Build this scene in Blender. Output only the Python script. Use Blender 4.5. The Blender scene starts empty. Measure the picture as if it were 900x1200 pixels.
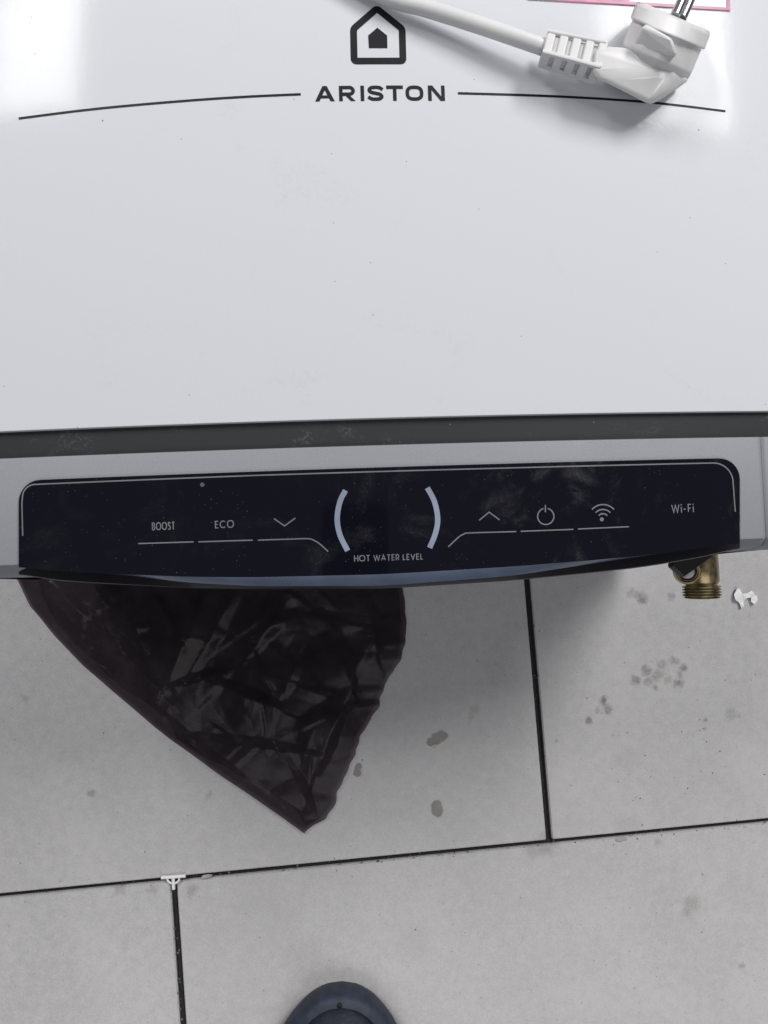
import bpy, bmesh, math, random
from mathutils import Vector, Matrix, noise
R = math.radians
random.seed(7)
scn = bpy.context.scene
C = scn.collection

# ------------------------------------------------------------------ camera
F = 902.0                                   # focal length in pixels of the 900 x 1200 photograph
CAM = Vector((0, 0, 0.61))
fwd = Vector((math.tan(R(2.56)), math.tan(R(2.4)), -1)).normalized()
rgt = (Vector((1, 0, 0)) - fwd * fwd.x).normalized()
upv = rgt.cross(fwd)
cd = bpy.data.cameras.new('camera'); cam = bpy.data.objects.new('camera', cd); C.objects.link(cam)
m3 = Matrix((rgt, upv, -fwd)).transposed()
cam.matrix_world = Matrix.Translation(CAM) @ m3.to_4x4()
cd.sensor_fit = 'VERTICAL'; cd.sensor_height = 34.6; cd.sensor_width = 25.95; cd.lens = F / 1200 * 34.6
cd.clip_start = 0.005; cd.clip_end = 50
cd.dof.use_dof = True; cd.dof.focus_distance = 0.41; cd.dof.aperture_fstop = 50
scn.camera = cam
scn.render.resolution_x = 768; scn.render.resolution_y = 1024

# ------------------------------------------------------------------ light
w = bpy.data.worlds.new('World'); scn.world = w; w.use_nodes = True
bg = w.node_tree.nodes['Background']
bg.inputs[0].default_value = (0.86, 0.90, 1.0, 1); bg.inputs[1].default_value = 0.11
def area(name, loc, aim, sx, sy, power, col=(1, 0.98, 0.96)):
    l = bpy.data.lights.new(name, 'AREA'); l.shape = 'RECTANGLE'; l.size = sx; l.size_y = sy
    l.energy = power; l.color = col
    o = bpy.data.objects.new(name, l); C.objects.link(o); o.location = loc
    o.rotation_euler = (Vector(aim) - Vector(loc)).to_track_quat('-Z', 'Y').to_euler()
    return o
area('ceiling_or_fill_light', (1.55, 1.95, 2.5), (1.55, 1.95, 0), 0.75, 1.75, 110)
area('ceiling_or_fill_light', (-1.48, 1.95, 2.5), (-1.48, 1.95, 0), 0.45, 1.75, 72)
area('ceiling_or_fill_light', (0.4, -1.7, 2.5), (0.4, -1.7, 0), 2.6, 1.6, 25)  # added fill lamp: lifts the front shadows and bag gloss, no known fixture
scn.view_settings.view_transform = 'Standard'; scn.view_settings.look = 'None'
scn.view_settings.gamma = 1; scn.view_settings.exposure = 0

# ------------------------------------------------------------------ helpers
def P(px, py, z=0.0):
    d = fwd * F + rgt * (px - 450) + upv * (600 - py)
    return CAM + d * ((z - CAM.z) / d.z)

def new(name, me, mat=None, parent=None):
    o = bpy.data.objects.new(name, me); C.objects.link(o)
    if mat: me.materials.clear(); me.materials.append(mat)
    if parent: o.parent = parent
    return o
def mesh(name, v, f, mat=None, parent=None, smooth=False):
    me = bpy.data.meshes.new(name); me.from_pydata([tuple(p) for p in v], [], f)
    me.validate(); me.update()
    if smooth:
        for p in me.polygons: p.use_smooth = True
    return new(name, me, mat, parent)
def from_bm(name, bm, mat=None, parent=None, smooth=False, angle=None):
    bmesh.ops.recalc_face_normals(bm, faces=bm.faces)
    me = bpy.data.meshes.new(name); bm.to_mesh(me); bm.free()
    if smooth or angle:
        for p in me.polygons: p.use_smooth = True
        if angle: me.set_sharp_from_angle(angle=R(angle))
    return new(name, me, mat, parent)
def tag(o, label=None, cat=None, group=None, kind=None):
    if label: o['label'] = label
    if cat: o['category'] = cat
    if group: o['group'] = group
    if kind: o['kind'] = kind
    return o
def empty(name, loc=(0, 0, 0), rz=0):
    o = bpy.data.objects.new(name, None); C.objects.link(o); o.location = loc
    o.rotation_euler = (0, 0, rz); o.empty_display_size = 0.05; return o
def bevel(o, wd, seg=2, ang=30):
    b = o.modifiers.new('bevel', 'BEVEL'); b.width = wd; b.segments = seg; b.limit_method = 'ANGLE'; b.angle_limit = R(ang)

# ---- materials
class NT:
    def __init__(s, name):
        s.m = bpy.data.materials.new(name); s.m.use_nodes = True; s.t = s.m.node_tree
        s.b = s.t.nodes['Principled BSDF']; s.out = s.t.nodes['Material Output']
    def n(s, typ, ins=None, **kw):
        q = s.t.nodes.new(typ)
        for k, v in kw.items(): setattr(q, k, v)
        for k, v in (ins or {}).items(): s.set(q.inputs[k], v)
        return q
    def set(s, sock, v):
        if hasattr(v, 'is_output'): s.t.links.new(v, sock)
        else: sock.default_value = v
    def p(s, **kw):
        for k, v in kw.items(): s.set(s.b.inputs[k.replace('_', ' ')], v)
    def math(s, op, a, b=0.0, c=None):
        q = s.n('ShaderNodeMath', {0: a, 1: b}, operation=op)
        if c is not None: s.set(q.inputs[2], c)
        return q.outputs[0]
    def noise(s, vec, scale, detail=4, rough=0.55, dist=0):
        return s.n('ShaderNodeTexNoise', {'Vector': vec, 'Scale': scale, 'Detail': detail, 'Roughness': rough, 'Distortion': dist}).outputs[0]
    def ramp(s, fac, a, b, lo=0.0, hi=1.0):
        return s.n('ShaderNodeMapRange', {0: fac, 1: a, 2: b, 3: lo, 4: hi}, interpolation_type='SMOOTHSTEP').outputs[0]
    def mix(s, fac, a, b):
        q = s.n('ShaderNodeMix', data_type='RGBA'); s.set(q.inputs[0], fac); s.set(q.inputs[6], a); s.set(q.inputs[7], b)
        return q.outputs[2]
    def bump(s, h, strength=0.3, dist=0.001, nrm=None):
        q = s.n('ShaderNodeBump', {'Strength': strength, 'Distance': dist, 'Height': h})
        if nrm: s.set(q.inputs['Normal'], nrm)
        return q.outputs[0]
def col(r, g, b): return (r, g, b, 1)

def m_simple(name, c, rough=0.5, metallic=0.0, bump_scale=None, bump_s=0.1, var=0.12, vscale=60, **kw):
    t = NT(name); g = t.n('ShaderNodeTexCoord').outputs['Object']
    nz = t.noise(g, vscale, 5)
    a = tuple(x * (1 - var) for x in c[:3]) + (1,); b = tuple(min(1, x * (1 + var)) for x in c[:3]) + (1,)
    t.p(Base_Color=t.mix(t.ramp(nz, 0.3, 0.7), a, b), Roughness=rough, Metallic=metallic)
    if bump_scale: t.p(Normal=t.bump(t.noise(g, bump_scale, 3), bump_s, 0.0005))
    for k, v in kw.items(): t.p(**{k: v})
    return t.m

def specks(t, vec, scale, size, dens, seedoff=0.0):
    """small scattered grains: Voronoi cells, a few of which carry a dot"""
    vv = t.n('ShaderNodeVectorMath', {0: vec, 1: (seedoff, seedoff * 1.7, 0)}, operation='ADD').outputs[0]
    v = t.n('ShaderNodeTexVoronoi', {'Vector': vv, 'Scale': scale}, voronoi_dimensions='2D')
    d = t.ramp(v.outputs['Distance'], size, size * 0.5)
    sep = t.n('ShaderNodeSeparateColor', {0: v.outputs['Color']})
    return t.math('MULTIPLY', d, t.math('LESS_THAN', sep.outputs[0], dens))

def m_enamel():
    t = NT('white_enamel'); g = t.n('ShaderNodeTexCoord').outputs['Object']
    sm = t.math('MULTIPLY', t.ramp(t.noise(g, 20, 6, 0.65, 1.2), 0.54, 0.74, 0, 0.20), t.ramp(t.noise(g, 500, 4, 0.7), 0.42, 0.68))
    dots = t.math('MAXIMUM', specks(t, g, 60, 0.020, 0.10), specks(t, g, 22, 0.012, 0.12, 3.3))
    c = t.mix(sm, col(0.655, 0.672, 0.715), col(0.40, 0.40, 0.41))
    c = t.mix(t.math('MULTIPLY', dots, 0.75), c, col(0.10, 0.09, 0.08))
    peel = t.noise(g, 420, 2, 0.5)
    wave = t.noise(g, 18, 2, 0.5)
    n1 = t.bump(wave, 0.05, 0.002); n2 = t.bump(peel, 0.065, 0.0004, n1)
    t.p(Base_Color=c, Roughness=t.math('ADD', 0.095, t.math('MULTIPLY', sm, 0.8)), Normal=n2, Specular_IOR_Level=0.12)
    return t.m
def m_silver():
    t = NT('silver_paint'); g = t.n('ShaderNodeTexCoord').outputs['Object']
    fl = t.noise(g, 2500, 1)
    sm = t.noise(g, 25, 5, 0.6)
    c = t.mix(t.ramp(fl, 0.3, 0.7), col(0.240, 0.252, 0.278), col(0.275, 0.288, 0.315))
    c = t.mix(specks(t, g, 60, 0.018, 0.06), c, col(0.12, 0.11, 0.10))
    t.p(Base_Color=c, Metallic=0.0, Roughness=t.ramp(sm, 0.3, 0.7, 0.45, 0.55), Specular_IOR_Level=0.2)
    return t.m
def m_band():
    t = NT('dark_grey_plastic'); g = t.n('ShaderNodeTexCoord').outputs['Object']
    dust = t.math('MULTIPLY', t.ramp(t.noise(g, 35, 6, 0.7), 0.52, 0.75), t.ramp(t.noise(g, 700, 3), 0.45, 0.65))
    c = t.mix(t.math('MULTIPLY', dust, 0.30), col(0.019, 0.0205, 0.023), col(0.24, 0.235, 0.23))
    c = t.mix(t.math('MULTIPLY', specks(t, g, 120, 0.04, 0.05), 0.6), c, col(0.35, 0.34, 0.32))
    t.p(Base_Color=c, Roughness=0.5, Normal=t.bump(t.noise(g, 1200, 2), 0.1, 0.0003))
    return t.m
def m_glass():
    t = NT('black_display_glass'); g = t.n('ShaderNodeTexCoord').outputs['Object']
    sx = t.n('ShaderNodeSeparateXYZ', {0: g}).outputs[0]
    big = t.ramp(t.noise(g, 30, 5, 0.65, 0.6), 0.50, 0.74)
    right = t.ramp(sx, -0.06, 0.08, 0.25, 1.0)
    fine = t.ramp(t.noise(g, 1600, 3, 0.7), 0.48, 0.66)
    dust = t.math('MULTIPLY', t.math('MULTIPLY', big, right), t.math('ADD', 0.30, t.math('MULTIPLY', fine, 0.7)))
    sp = t.math('MAXIMUM', specks(t, g, 190, 0.06, 0.10), specks(t, g, 420, 0.09, 0.10, 2.1))
    sp = t.math('MULTIPLY', sp, t.ramp(t.noise(g, 40, 3), 0.40, 0.62))
    m = t.math('MAXIMUM', t.math('MULTIPLY', dust, 0.17), t.math('MULTIPLY', sp, 0.14))
    c = t.mix(m, col(0.0045, 0.0045, 0.0090), col(0.42, 0.42, 0.43))
    t.p(Base_Color=c, Roughness=t.math('ADD', 0.06, t.math('MULTIPLY', m, 0.7)), IOR=1.45)
    return t.m

SPOTS = [  # px, py, radius px, strength
 
 (745,797,6,.7),(757,785,6,.6),(771,791,7,.5),(790,775,5,.6),(801,783,5,.7),(795,801,6,.7),(776,778,6,.5),(768,806,4,.6),(760,798,6,.5),(783,797,5,.4),(797,790,4,.6),
 (707,822,5,.7),(712,831,5,.7),(690,844,4,.75),(701,832,4,.5),(740,693,6,.5),(753,702,6,.75),(748,697,6,.5),(786,699,5,.5),
 (858,836,7,.35),(866,840,4,.3),(557,830,6,.30),(553,838,5,.25),(30,818,5,.35),(108,930,4,.5),(245,932,4,.4),
 (811,1060,10,.35),(806,1068,6,.4),(640,990,14,.4),(625,996,10,.3),(140,1043,7,.35),(178,1045,5,.35),(225,1043,6,.45),(222,1050,4,.4),
 (480,1106,20,.12),(360,1128,26,.14),(870,1132,4,.4),(420,905,5,.3),(421,900,4,.35),(652,868,3,.45),(826,855,3,.6),(827,843,3,.6),(771,988,5,.35),(735,967,14,.14),(735,890,14,.10)]
def m_tile():
    t = NT('grey_porcelain'); g = t.n('ShaderNodeNewGeometry').outputs['Position']
    rnd = t.n('ShaderNodeObjectInfo').outputs['Random']
    a = t.noise(g, 7, 8, 0.62, 0.4); b = t.noise(g, 130, 6, 0.7); f = t.noise(g, 900, 4, 0.65)
    v = t.math('ADD', t.math('MULTIPLY', a, 0.32), t.math('ADD', t.math('MULTIPLY', b, 0.28), t.math('MULTIPLY', f, 0.40)))
    c = t.mix(t.ramp(v, 0.38, 0.62), col(0.405, 0.402, 0.413), col(0.525, 0.521, 0.533))
    c = t.mix(t.math('MULTIPLY', rnd, 0.15), c, col(0.46, 0.45, 0.44))
    grime = t.math('MULTIPLY', t.ramp(t.noise(g, 14, 7, 0.7, 0.8), 0.56, 0.76), t.ramp(t.noise(g, 260, 4, 0.7), 0.45, 0.68))
    c = t.mix(t.math('MULTIPLY', grime, 0.5), c, col(0.26, 0.25, 0.22))
    sp = t.math('MAXIMUM', specks(t, g, 50, 0.035, 0.16), specks(t, g, 110, 0.055, 0.10, 1.7))
    c = t.mix(t.math('MULTIPLY', sp, 0.55), c, col(0.14, 0.13, 0.12))
    warpn = t.n('ShaderNodeTexNoise', {'Vector': g, 'Scale': 150.0, 'Detail': 6.0, 'Roughness': 0.6}).outputs['Color']
    wv = t.n('ShaderNodeVectorMath', {0: warpn, 1: (0.5, 0.5, 0.5)}, operation='SUBTRACT').outputs[0]
    wv = t.n('ShaderNodeVectorMath', {0: wv, 'Scale': 0.0105}, operation='SCALE').outputs[0]
    gw = t.n('ShaderNodeVectorMath', {0: g, 1: wv}, operation='ADD').outputs[0]
    tot = None
    for px, py, r, s in SPOTS:
        p = P(px, py, 0)
        d = t.n('ShaderNodeVectorMath', {0: gw, 1: (p.x, p.y, 0)}, operation='DISTANCE').outputs['Value']
        k = t.ramp(d, r * 0.00068 * 1.5, r * 0.00068 * 0.40, 0, s)
        tot = k if tot is None else t.math('MAXIMUM', tot, k)
    tot = t.math('MULTIPLY', tot, t.ramp(t.noise(g, 420, 4, 0.75), 0.32, 0.62, 0.45, 1.0))
    w2 = t.n('ShaderNodeVectorMath', {0: wv, 'Scale': 0.45}, operation='SCALE').outputs[0]
    g2 = t.n('ShaderNodeVectorMath', {0: g, 1: w2}, operation='ADD').outputs[0]
    for px, py, r in ((505, 869, 5), (511, 866, 6.5), (517, 863, 6), (521, 862, 4), (511, 944, 6), (512, 949, 6.5), (513, 953, 4.5), (420, 898, 4), (419, 905, 4.5), (707, 821, 3), (690, 844, 3.5), (753, 703, 3.5), (802, 783, 3)):
        p = P(px, py, 0)
        d = t.n('ShaderNodeVectorMath', {0: g2, 1: (p.x, p.y, 0)}, operation='DISTANCE').outputs['Value']
        tot = t.math('MAXIMUM', tot, t.ramp(d, r * 0.00068 * 1.25, r * 0.00068 * 0.85, 0, .72))
    c = t.mix(tot, c, t.mix(t.ramp(t.noise(g, 45, 2), .4, .6), col(0.115, 0.112, 0.105), col(0.17, 0.16, 0.135)))
    t.p(Base_Color=c, Roughness=t.ramp(b, 0.3, 0.7, 0.42, 0.58), Normal=t.bump(f, 0.12, 0.0004), IOR=1.4)
    return t.m
def m_film():
    t = NT('dark_bin_bag_film'); g = t.n('ShaderNodeTexCoord').outputs['Object']
    n1 = t.noise(g, 60, 5, 0.55, 0.3); n2 = t.noise(g, 260, 3, 0.55, 0.2)
    c = t.mix(t.ramp(n1, 0.35, 0.7), col(0.026, 0.021, 0.026), col(0.040, 0.033, 0.039))
    dirt = t.math('MULTIPLY', t.ramp(n1, 0.64, 0.78), t.ramp(n2, 0.5, 0.7))
    c = t.mix(t.math('MULTIPLY', dirt, 0.10), c, col(0.30, 0.28, 0.25))
    nr = t.bump(t.math('ADD', n1, t.math('MULTIPLY', n2, 0.2)), 0.10, 0.002)
    t.p(Base_Color=c, Roughness=t.ramp(n2, 0.3, 0.7, 0.19, 0.28), Normal=nr, Specular_IOR_Level=0.20)
    tr = t.n('ShaderNodeBsdfTransparent', {0: col(0.50, 0.41, 0.45)})
    mx = t.n('ShaderNodeMixShader', {0: 0.66, 1: tr.outputs[0], 2: t.b.outputs[0]})
    t.t.links.new(mx.outputs[0], t.out.inputs[0])
    return t.m
def m_brass():
    t = NT('aged_brass'); g = t.n('ShaderNodeTexCoord').outputs['Object']
    n1 = t.noise(g, 160, 5, 0.6)
    c = t.mix(t.ramp(n1, 0.35, 0.65), col(0.27, 0.215, 0.115), col(0.52, 0.43, 0.25))
    t.p(Base_Color=c, Metallic=1.0, Roughness=t.ramp(n1, 0.3, 0.7, 0.28, 0.5), Normal=t.bump(t.noise(g, 900, 2), 0.15, 0.0003))
    return t.m

M = dict(
    enamel=m_enamel(), silver=m_silver(), band=m_band(), glass=m_glass(), tile=m_tile(), film=m_film(), brass=m_brass(),
    gap=m_simple('joint_dark', col(0.012, 0.012, 0.013), 0.9, bump_scale=300),
    print_black=m_simple('black_print', col(0.012, 0.012, 0.017), 0.5, Specular_IOR_Level=0.2),
    print_grey=m_simple('grey_print', col(0.155, 0.16, 0.178), 0.5),
    print_blue=m_simple('blue_grey_print', col(0.22, 0.26, 0.345), 0.4),
    lip=m_simple('glossy_black_plastic', col(0.012, 0.012, 0.014), 0.35, Specular_IOR_Level=0.08),
    bar=m_simple('blue_grey_crescent', col(0.105, 0.135, 0.20), 0.22),
    white_pvc=m_simple('white_pvc', col(0.69, 0.69, 0.70), 0.42, bump_scale=500, bump_s=0.05, var=0.03),
    slot=m_simple('pale_pvc_core', col(0.50, 0.50, 0.51), 0.5, var=0.05),
    nickel=m_simple('nickel_pin', col(0.55, 0.55, 0.56), 0.25, 1.0),
    paper=m_simple('label_paper', col(0.74, 0.72, 0.74), 0.35, var=0.03),
    pink=m_simple('label_pink', col(0.42, 0.07, 0.20), 0.35, var=0.25, vscale=120),
    black_plastic=m_simple('matt_black_plastic', col(0.008, 0.008, 0.009), 0.45),
    steel=m_simple('grey_steel', col(0.30, 0.30, 0.30), 0.35, 1.0),
    spacer=m_simple('white_plastic', col(0.80, 0.80, 0.80), 0.45, var=0.03),
    scrap=m_simple('white_foam', col(0.82, 0.82, 0.83), 0.7, bump_scale=200, var=0.03),
    mortar=m_simple('grey_mortar', col(0.33, 0.33, 0.32), 0.9, bump_scale=300, bump_s=0.5),
    rubber=m_simple('navy_rubber', col(0.016, 0.024, 0.045), 0.6, bump_scale=260, bump_s=0.7, var=0.30, vscale=130),
    rubber_dark=m_simple('dark_navy_rubber', col(0.006, 0.009, 0.021), 0.55, bump_scale=260, bump_s=0.7, var=0.35, vscale=140),
    grit=m_simple('grit', col(0.09, 0.083, 0.072), 0.9, var=0.8, vscale=40),
    dot=m_simple('sensor_dot_grey', col(0.07, 0.07, 0.075), 0.5),
    phone=m_simple('phone_black', col(0.006, 0.006, 0.007), 0.4),
)

# ------------------------------------------------------------------ floor and tiles
floor = tag(mesh('floor', [(-1.5, -1.5, -.0042), (1.5, -1.5, -.0042), (1.5, 1.5, -.0042), (-1.5, 1.5, -.0042)], [(0, 1, 2, 3)], M['gap']),
            'dark bed below the grey porcelain tiles', None, None, 'structure')
J = P(644, 987, 0); TH = 0.0765
def tile_mesh():
    bm = bmesh.new(); bmesh.ops.create_cube(bm, size=1)
    bmesh.ops.scale(bm, vec=(0.5951, 0.5963, 0.009), verts=bm.verts)
    bmesh.ops.bevel(bm, geom=[e for e in bm.edges], offset=0.0007, segments=2, affect='EDGES')
    me = bpy.data.meshes.new('tile'); bm.to_mesh(me); bm.free(); me.materials.append(M['tile']); return me
tm = tile_mesh(); rot = Matrix.Rotation(TH, 3, 'Z')
for row in range(-2, 3):
    for k in range(-2, 2):
        off = 0.0 if row % 2 == 0 else -0.2935
        c = Vector((off + 0.6 * k + 0.3, 0.6 * row + 0.3, 0))
        wpos = J + rot @ c
        if abs(wpos.x) > 1.3 or abs(wpos.y) > 1.3: continue
        o = bpy.data.objects.new('tile', tm); C.objects.link(o); o.parent = floor
        o.location = (wpos.x, wpos.y, -0.0045 - (0.0006 if row == -1 else 0) - random.random() * 0.0003)
        o.rotation_euler = (R(random.uniform(-.03, .03)), 0, TH + R(random.uniform(-.06, .06)))

# ------------------------------------------------------------------ water heater
ZF, RC = 0.270, 1.6
HC = P(444, 600, ZF); HROT = 0.033
heater = empty('water_heater', (HC.x, HC.y, 0), HROT)
tag(heater, 'white water heater lying on its back, with black touch display and silver trim', 'water heater')
INV = Matrix.Rotation(-HROT, 3, 'Z')
def surf(x): return ZF - x * x / (2 * RC)
def L(px, py, dz=0.0):
    """local point of the heater's front skin seen at a photo pixel"""
    z = ZF
    for _ in range(8):
        q = INV @ (P(px, py, z) - Vector((HC.x, HC.y, 0)))
        z = surf(q.x) + dz
    q.z = z
    return q
def section():
    pts = []
    xs = 0.198
    for i in range(41): x = xs * i / 40; pts.append((x, surf(x)))
    a0 = math.atan(xs / RC); r = 0.036
    cx, cz = xs - r * math.sin(a0), surf(xs) - r * math.cos(a0)
    for i in range(1, 17):
        a = a0 + (R(89) - a0) * i / 16; pts.append((cx + r * math.sin(a), cz + r * math.cos(a)))
    xr = pts[-1][0]; zr = pts[-1][1]
    for i in range(1, 5): pts.append((xr + 0.0015, zr + (0.075 - zr) * i / 4))
    for i in range(1, 13):
        a = R(90) * i / 12; pts.append((xr + 0.0015 - 0.06 + 0.06 * math.cos(a), 0.075 - 0.0735 * math.sin(a)))
    pts.append((0.0, 0.0015))
    left = [(-x, z) for x, z in pts[1:-1]][::-1]
    return pts + left
SEC = section(); NS = len(SEC)
def offset_sec(d):
    out = []
    for i in range(NS):
        x0, z0 = SEC[i - 1]; x1, z1 = SEC[(i + 1) % NS]; tx, tz = x1 - x0, z1 - z0
        l = math.hypot(tx, tz); nx, nz = -tz / l, tx / l       # outward for this winding is (-), checked below
        out.append((SEC[i][0] + nx * d, SEC[i][1] + nz * d))
    return out
# make sure positive d goes inward
_t = offset_sec(0.01)
SGN = 1 if _t[0][1] < SEC[0][1] else -1
def shell(name, rings, mat, parent=heater, xr=None, smooth=True):
    v, f = [], []
    for y, d in rings:
        for x, z in offset_sec(SGN * d): v.append((x, y, max(z, 0.0008)))
    n = len(rings)
    for k in range(n - 1):
        for i in range(NS):
            j = (i + 1) % NS
            f.append((k * NS + i, k * NS + j, (k + 1) * NS + j, (k + 1) * NS + i))
    f.append(tuple(range(NS))[::-1]); f.append(tuple(range((n - 1) * NS, n * NS)))
    bm = bmesh.new(); vs = [bm.verts.new(p) for p in v]
    for q in f: bm.faces.new([vs[i] for i in q])
    return from_bm(name, bm, mat, parent, angle=28)
yb = L(444, 490).y            # lower end of the white casing
ys = L(444, 521.5).y          # upper edge of the silver trim
ye = L(444, 645).y            # where the trim rolls under
TOP = yb + 0.58
body = shell('casing', [(yb, .010), (yb, .0007), (yb + .0002, .0002), (yb + .0007, 0), (TOP - .03, 0), (TOP - .008, .01), (TOP, .04)], M['enamel'])
shell('trim_band', [(ys - .004, .0045), (yb + .003, .0028)], M['band'])
bez = [(ys, .006), (ys, .0007), (ys - .0003, .0002), (ys - .0009, 0), (ye, 0), (ye - .0008, .0003), (ye - .0042, .0050), (ye - .006, .014), (ye - .009, .06)]
XS = L(895.5, 575).x; GAP = 0.0005
def bezel_piece(name, x0, x1):
    o = shell(name, bez, M['silver'])
    bm = bmesh.new(); bm.from_mesh(o.data)
    for x, s in ((x0, -1), (x1, 1)):
        if x is None: continue
        r = bmesh.ops.bisect_plane(bm, geom=bm.verts[:] + bm.edges[:] + bm.faces[:], plane_co=(x, 0, 0), plane_no=(s, 0, 0), clear_outer=True)
        ed = [e for e in r['geom_cut'] if isinstance(e, bmesh.types.BMEdge)]
        bmesh.ops.holes_fill(bm, edges=ed)
    bm.to_mesh(o.data); bm.free(); return o
bezel_piece('trim', -XS - .003 + GAP, XS - GAP)
bezel_piece('trim_end', XS + GAP, None)
bezel_piece('trim_end', None, -XS - .003 - GAP)
shell('seam_core', [(ys - .002, .0018), (ye - .001, .004), (ye - .005, .02)], M['gap'])

# ---- display: face, crescent strip, lip
def interp(tab, x):
    for (x0, y0), (x1, y1) in zip(tab, tab[1:]):
        if x <= x1: return y0 + (y1 - y0) * max(0, x - x0) / (x1 - x0)
    return tab[-1][1]
def smoothtab(tab, x, wd=38):
    return sum(interp(tab, x + wd * k / 3) for k in range(-3, 4)) / 7
FACE_B = [(22, 664), (60, 669), (143, 673), (220, 676), (300, 676.5), (450, 673), (600, 664), (700, 656), (760, 650.5), (840, 639.5), (868, 636)]
BAR_B = [(22, 664), (60, 669), (143, 673), (220, 683), (300, 687), (450, 686.5), (600, 675), (700, 659.5), (760, 650.6), (840, 639.5), (868, 636)]
LIP_B = [(22, 672), (50, 679), (100, 683), (213, 689), (300, 691), (450, 690), (600, 680.5), (700, 671), (760, 664), (840, 650), (868, 641)]
X0, X1 = 22.0, 867.0
DZ = 0.0016
xs_ = [X0 + (X1 - X0) * i / 120 for i in range(121)]
def top_y(x):                     # upper outline with two rounded corners
    base = 563.3 + (536.5 - 563.3) * (x - 22) / 845
    r = 25.0
    base -= 2.2 * (1 - ((x - 444) / 422) ** 2)
    dl, dr = x - X0, X1 - x
    for d in (dl, dr):
        if d < r: base += r - math.sqrt(max(0, r * r - (r - d) ** 2))
    return base
def denser(x): return x
XX = sorted(set([X0 + .01, X0 + .4, X0 + 1.2, X0 + 2.5, X0 + 4.5, X0 + 7, X0 + 10, X0 + 14, X0 + 19, X1 - .01, X1 - .4, X1 - 1.2, X1 - 2.5, X1 - 4.5, X1 - 7, X1 - 10, X1 - 14, X1 - 19] + [X0 + 25 + (X1 - X0 - 50) * i / 110 for i in range(111)]))
def strip_rows(rows):
    """rows: list of functions x -> (py, dz); returns verts, faces of a lofted strip"""
    v, f = [], []; n = len(XX)
    for fn in rows:
        for x in XX:
            py, dz = fn(x); v.append(L(x, py, dz))
    for k in range(len(rows) - 1):
        for i in range(n - 1):
            f.append((k * n + i, k * n + i + 1, (k + 1) * n + i + 1, (k + 1) * n + i))
    return v, f
fb = lambda x: smoothtab(FACE_B, x, 24); bb = lambda x: max(smoothtab(BAR_B, x, 24), fb(x)); lb = lambda x: max(smoothtab(LIP_B, x, 24), bb(x) + 1.5)
def face_row(t): return lambda x: (top_y(x) + (fb(x) - top_y(x)) * t, DZ)
panel = empty('display_panel'); panel.parent = heater
bm = bmesh.new()
v, f = strip_rows([face_row(i / 8) for i in range(9)])
vs = [bm.verts.new(p) for p in v]
for q in f:
    bm.faces.new([vs[i] for i in q])
# skirt round the top and the sides
n = len(XX); top_i = [vs[i] for i in range(n)]; left_i = [vs[k * n] for k in range(9)]; right_i = [vs[k * n + n - 1] for k in range(9)]
loop = left_i[::-1] + top_i[1:] + right_i[1:]
low = [bm.verts.new((p.co.x, p.co.y, p.co.z - .006)) for p in loop]
for i in range(len(loop) - 1): bm.faces.new((loop[i], loop[i + 1], low[i + 1], low[i]))
glass = from_bm('display_glass', bm, M['glass'], heater, angle=35)
bpy.data.objects.remove(panel); panel = glass
v, f = strip_rows([lambda x: (fb(x), DZ), lambda x: (fb(x) * .6 + bb(x) * .4, DZ - .0010), lambda x: (bb(x), DZ - .0040)])
mesh('crescent_strip', v, f, M['bar'], panel, True).data.set_sharp_from_angle(angle=R(20))  # blue-grey crescent strip below the glass face, tapering at both ends
v, f = strip_rows([lambda x: (bb(x) + .02, DZ - .0041), lambda x: (lb(x) - 1, DZ - .0075), lambda x: (lb(x), DZ - .0100), lambda x: (lb(x) - 1.0, DZ - .030), lambda x: (lb(x) - 45, DZ - .05)])
mesh('lower_lip', v, f, M['lip'], panel, True).data.set_sharp_from_angle(angle=R(20))

# ---- print: strokes of constant width laid on the skin
def stroke(bm, pts, wd, dz, closed=False, px=True, step=0.004):
    q = [L(x, y, 0) for x, y in pts] if px else [Vector((x, y, 0)) for x, y in pts]
    q = [Vector((p.x, p.y)) for p in q]
    d = [q[0]]
    for p in q[1:] + ([q[0]] if closed else []):
        k = max(1, int((p - d[-1]).length / step)); a = d[-1]
        d += [a.lerp(p, i / k) for i in range(1, k + 1)]
    if closed: d.pop()
    n = len(d); rows = []
    for i in range(n):
        a = d[i - 1] if (i > 0 or closed) else None; b = d[(i + 1) % n] if (i < n - 1 or closed) else None
        t0 = (d[i] - a).normalized() if a is not None else (b - d[i]).normalized()
        t1 = (b - d[i]).normalized() if b is not None else t0
        t = (t0 + t1)
        t = t.normalized() if t.length > 1e-6 else t0
        nn = Vector((-t.y, t.x)); c = max(0.35, nn.dot(Vector((-t0.y, t0.x))))
        h = wd / 2 / c
        rows.append([bm.verts.new((p.x, p.y, surf(p.x) + dz)) for p in (d[i] + nn * h, d[i] - nn * h)])
    for i in range(n - 1 + (1 if closed else 0)):
        a, b = rows[i], rows[(i + 1) % n]
        bm.faces.new((a[0], a[1], b[1], b[0]))
def poly(bm, pts, dz):
    q = [L(x, y, dz) for x, y in pts]; bm.faces.new([bm.verts.new(p) for p in q])
def arc(cx, cy, rx, ry, a0, a1, n=14):
    return [(cx + rx * math.cos(R(a0 + (a1 - a0) * i / n)), cy + ry * math.sin(R(a0 + (a1 - a0) * i / n))) for i in range(n + 1)]
def sup(cx, cy, rx, ry, n=36, e=2.5):
    o = []
    for i in range(n):
        t = 2 * math.pi * i / n; c, s = math.cos(t), math.sin(t)
        o.append((cx + rx * math.copysign(abs(c) ** (2 / e), c), cy + ry * math.copysign(abs(s) ** (2 / e), s)))
    return o
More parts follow.
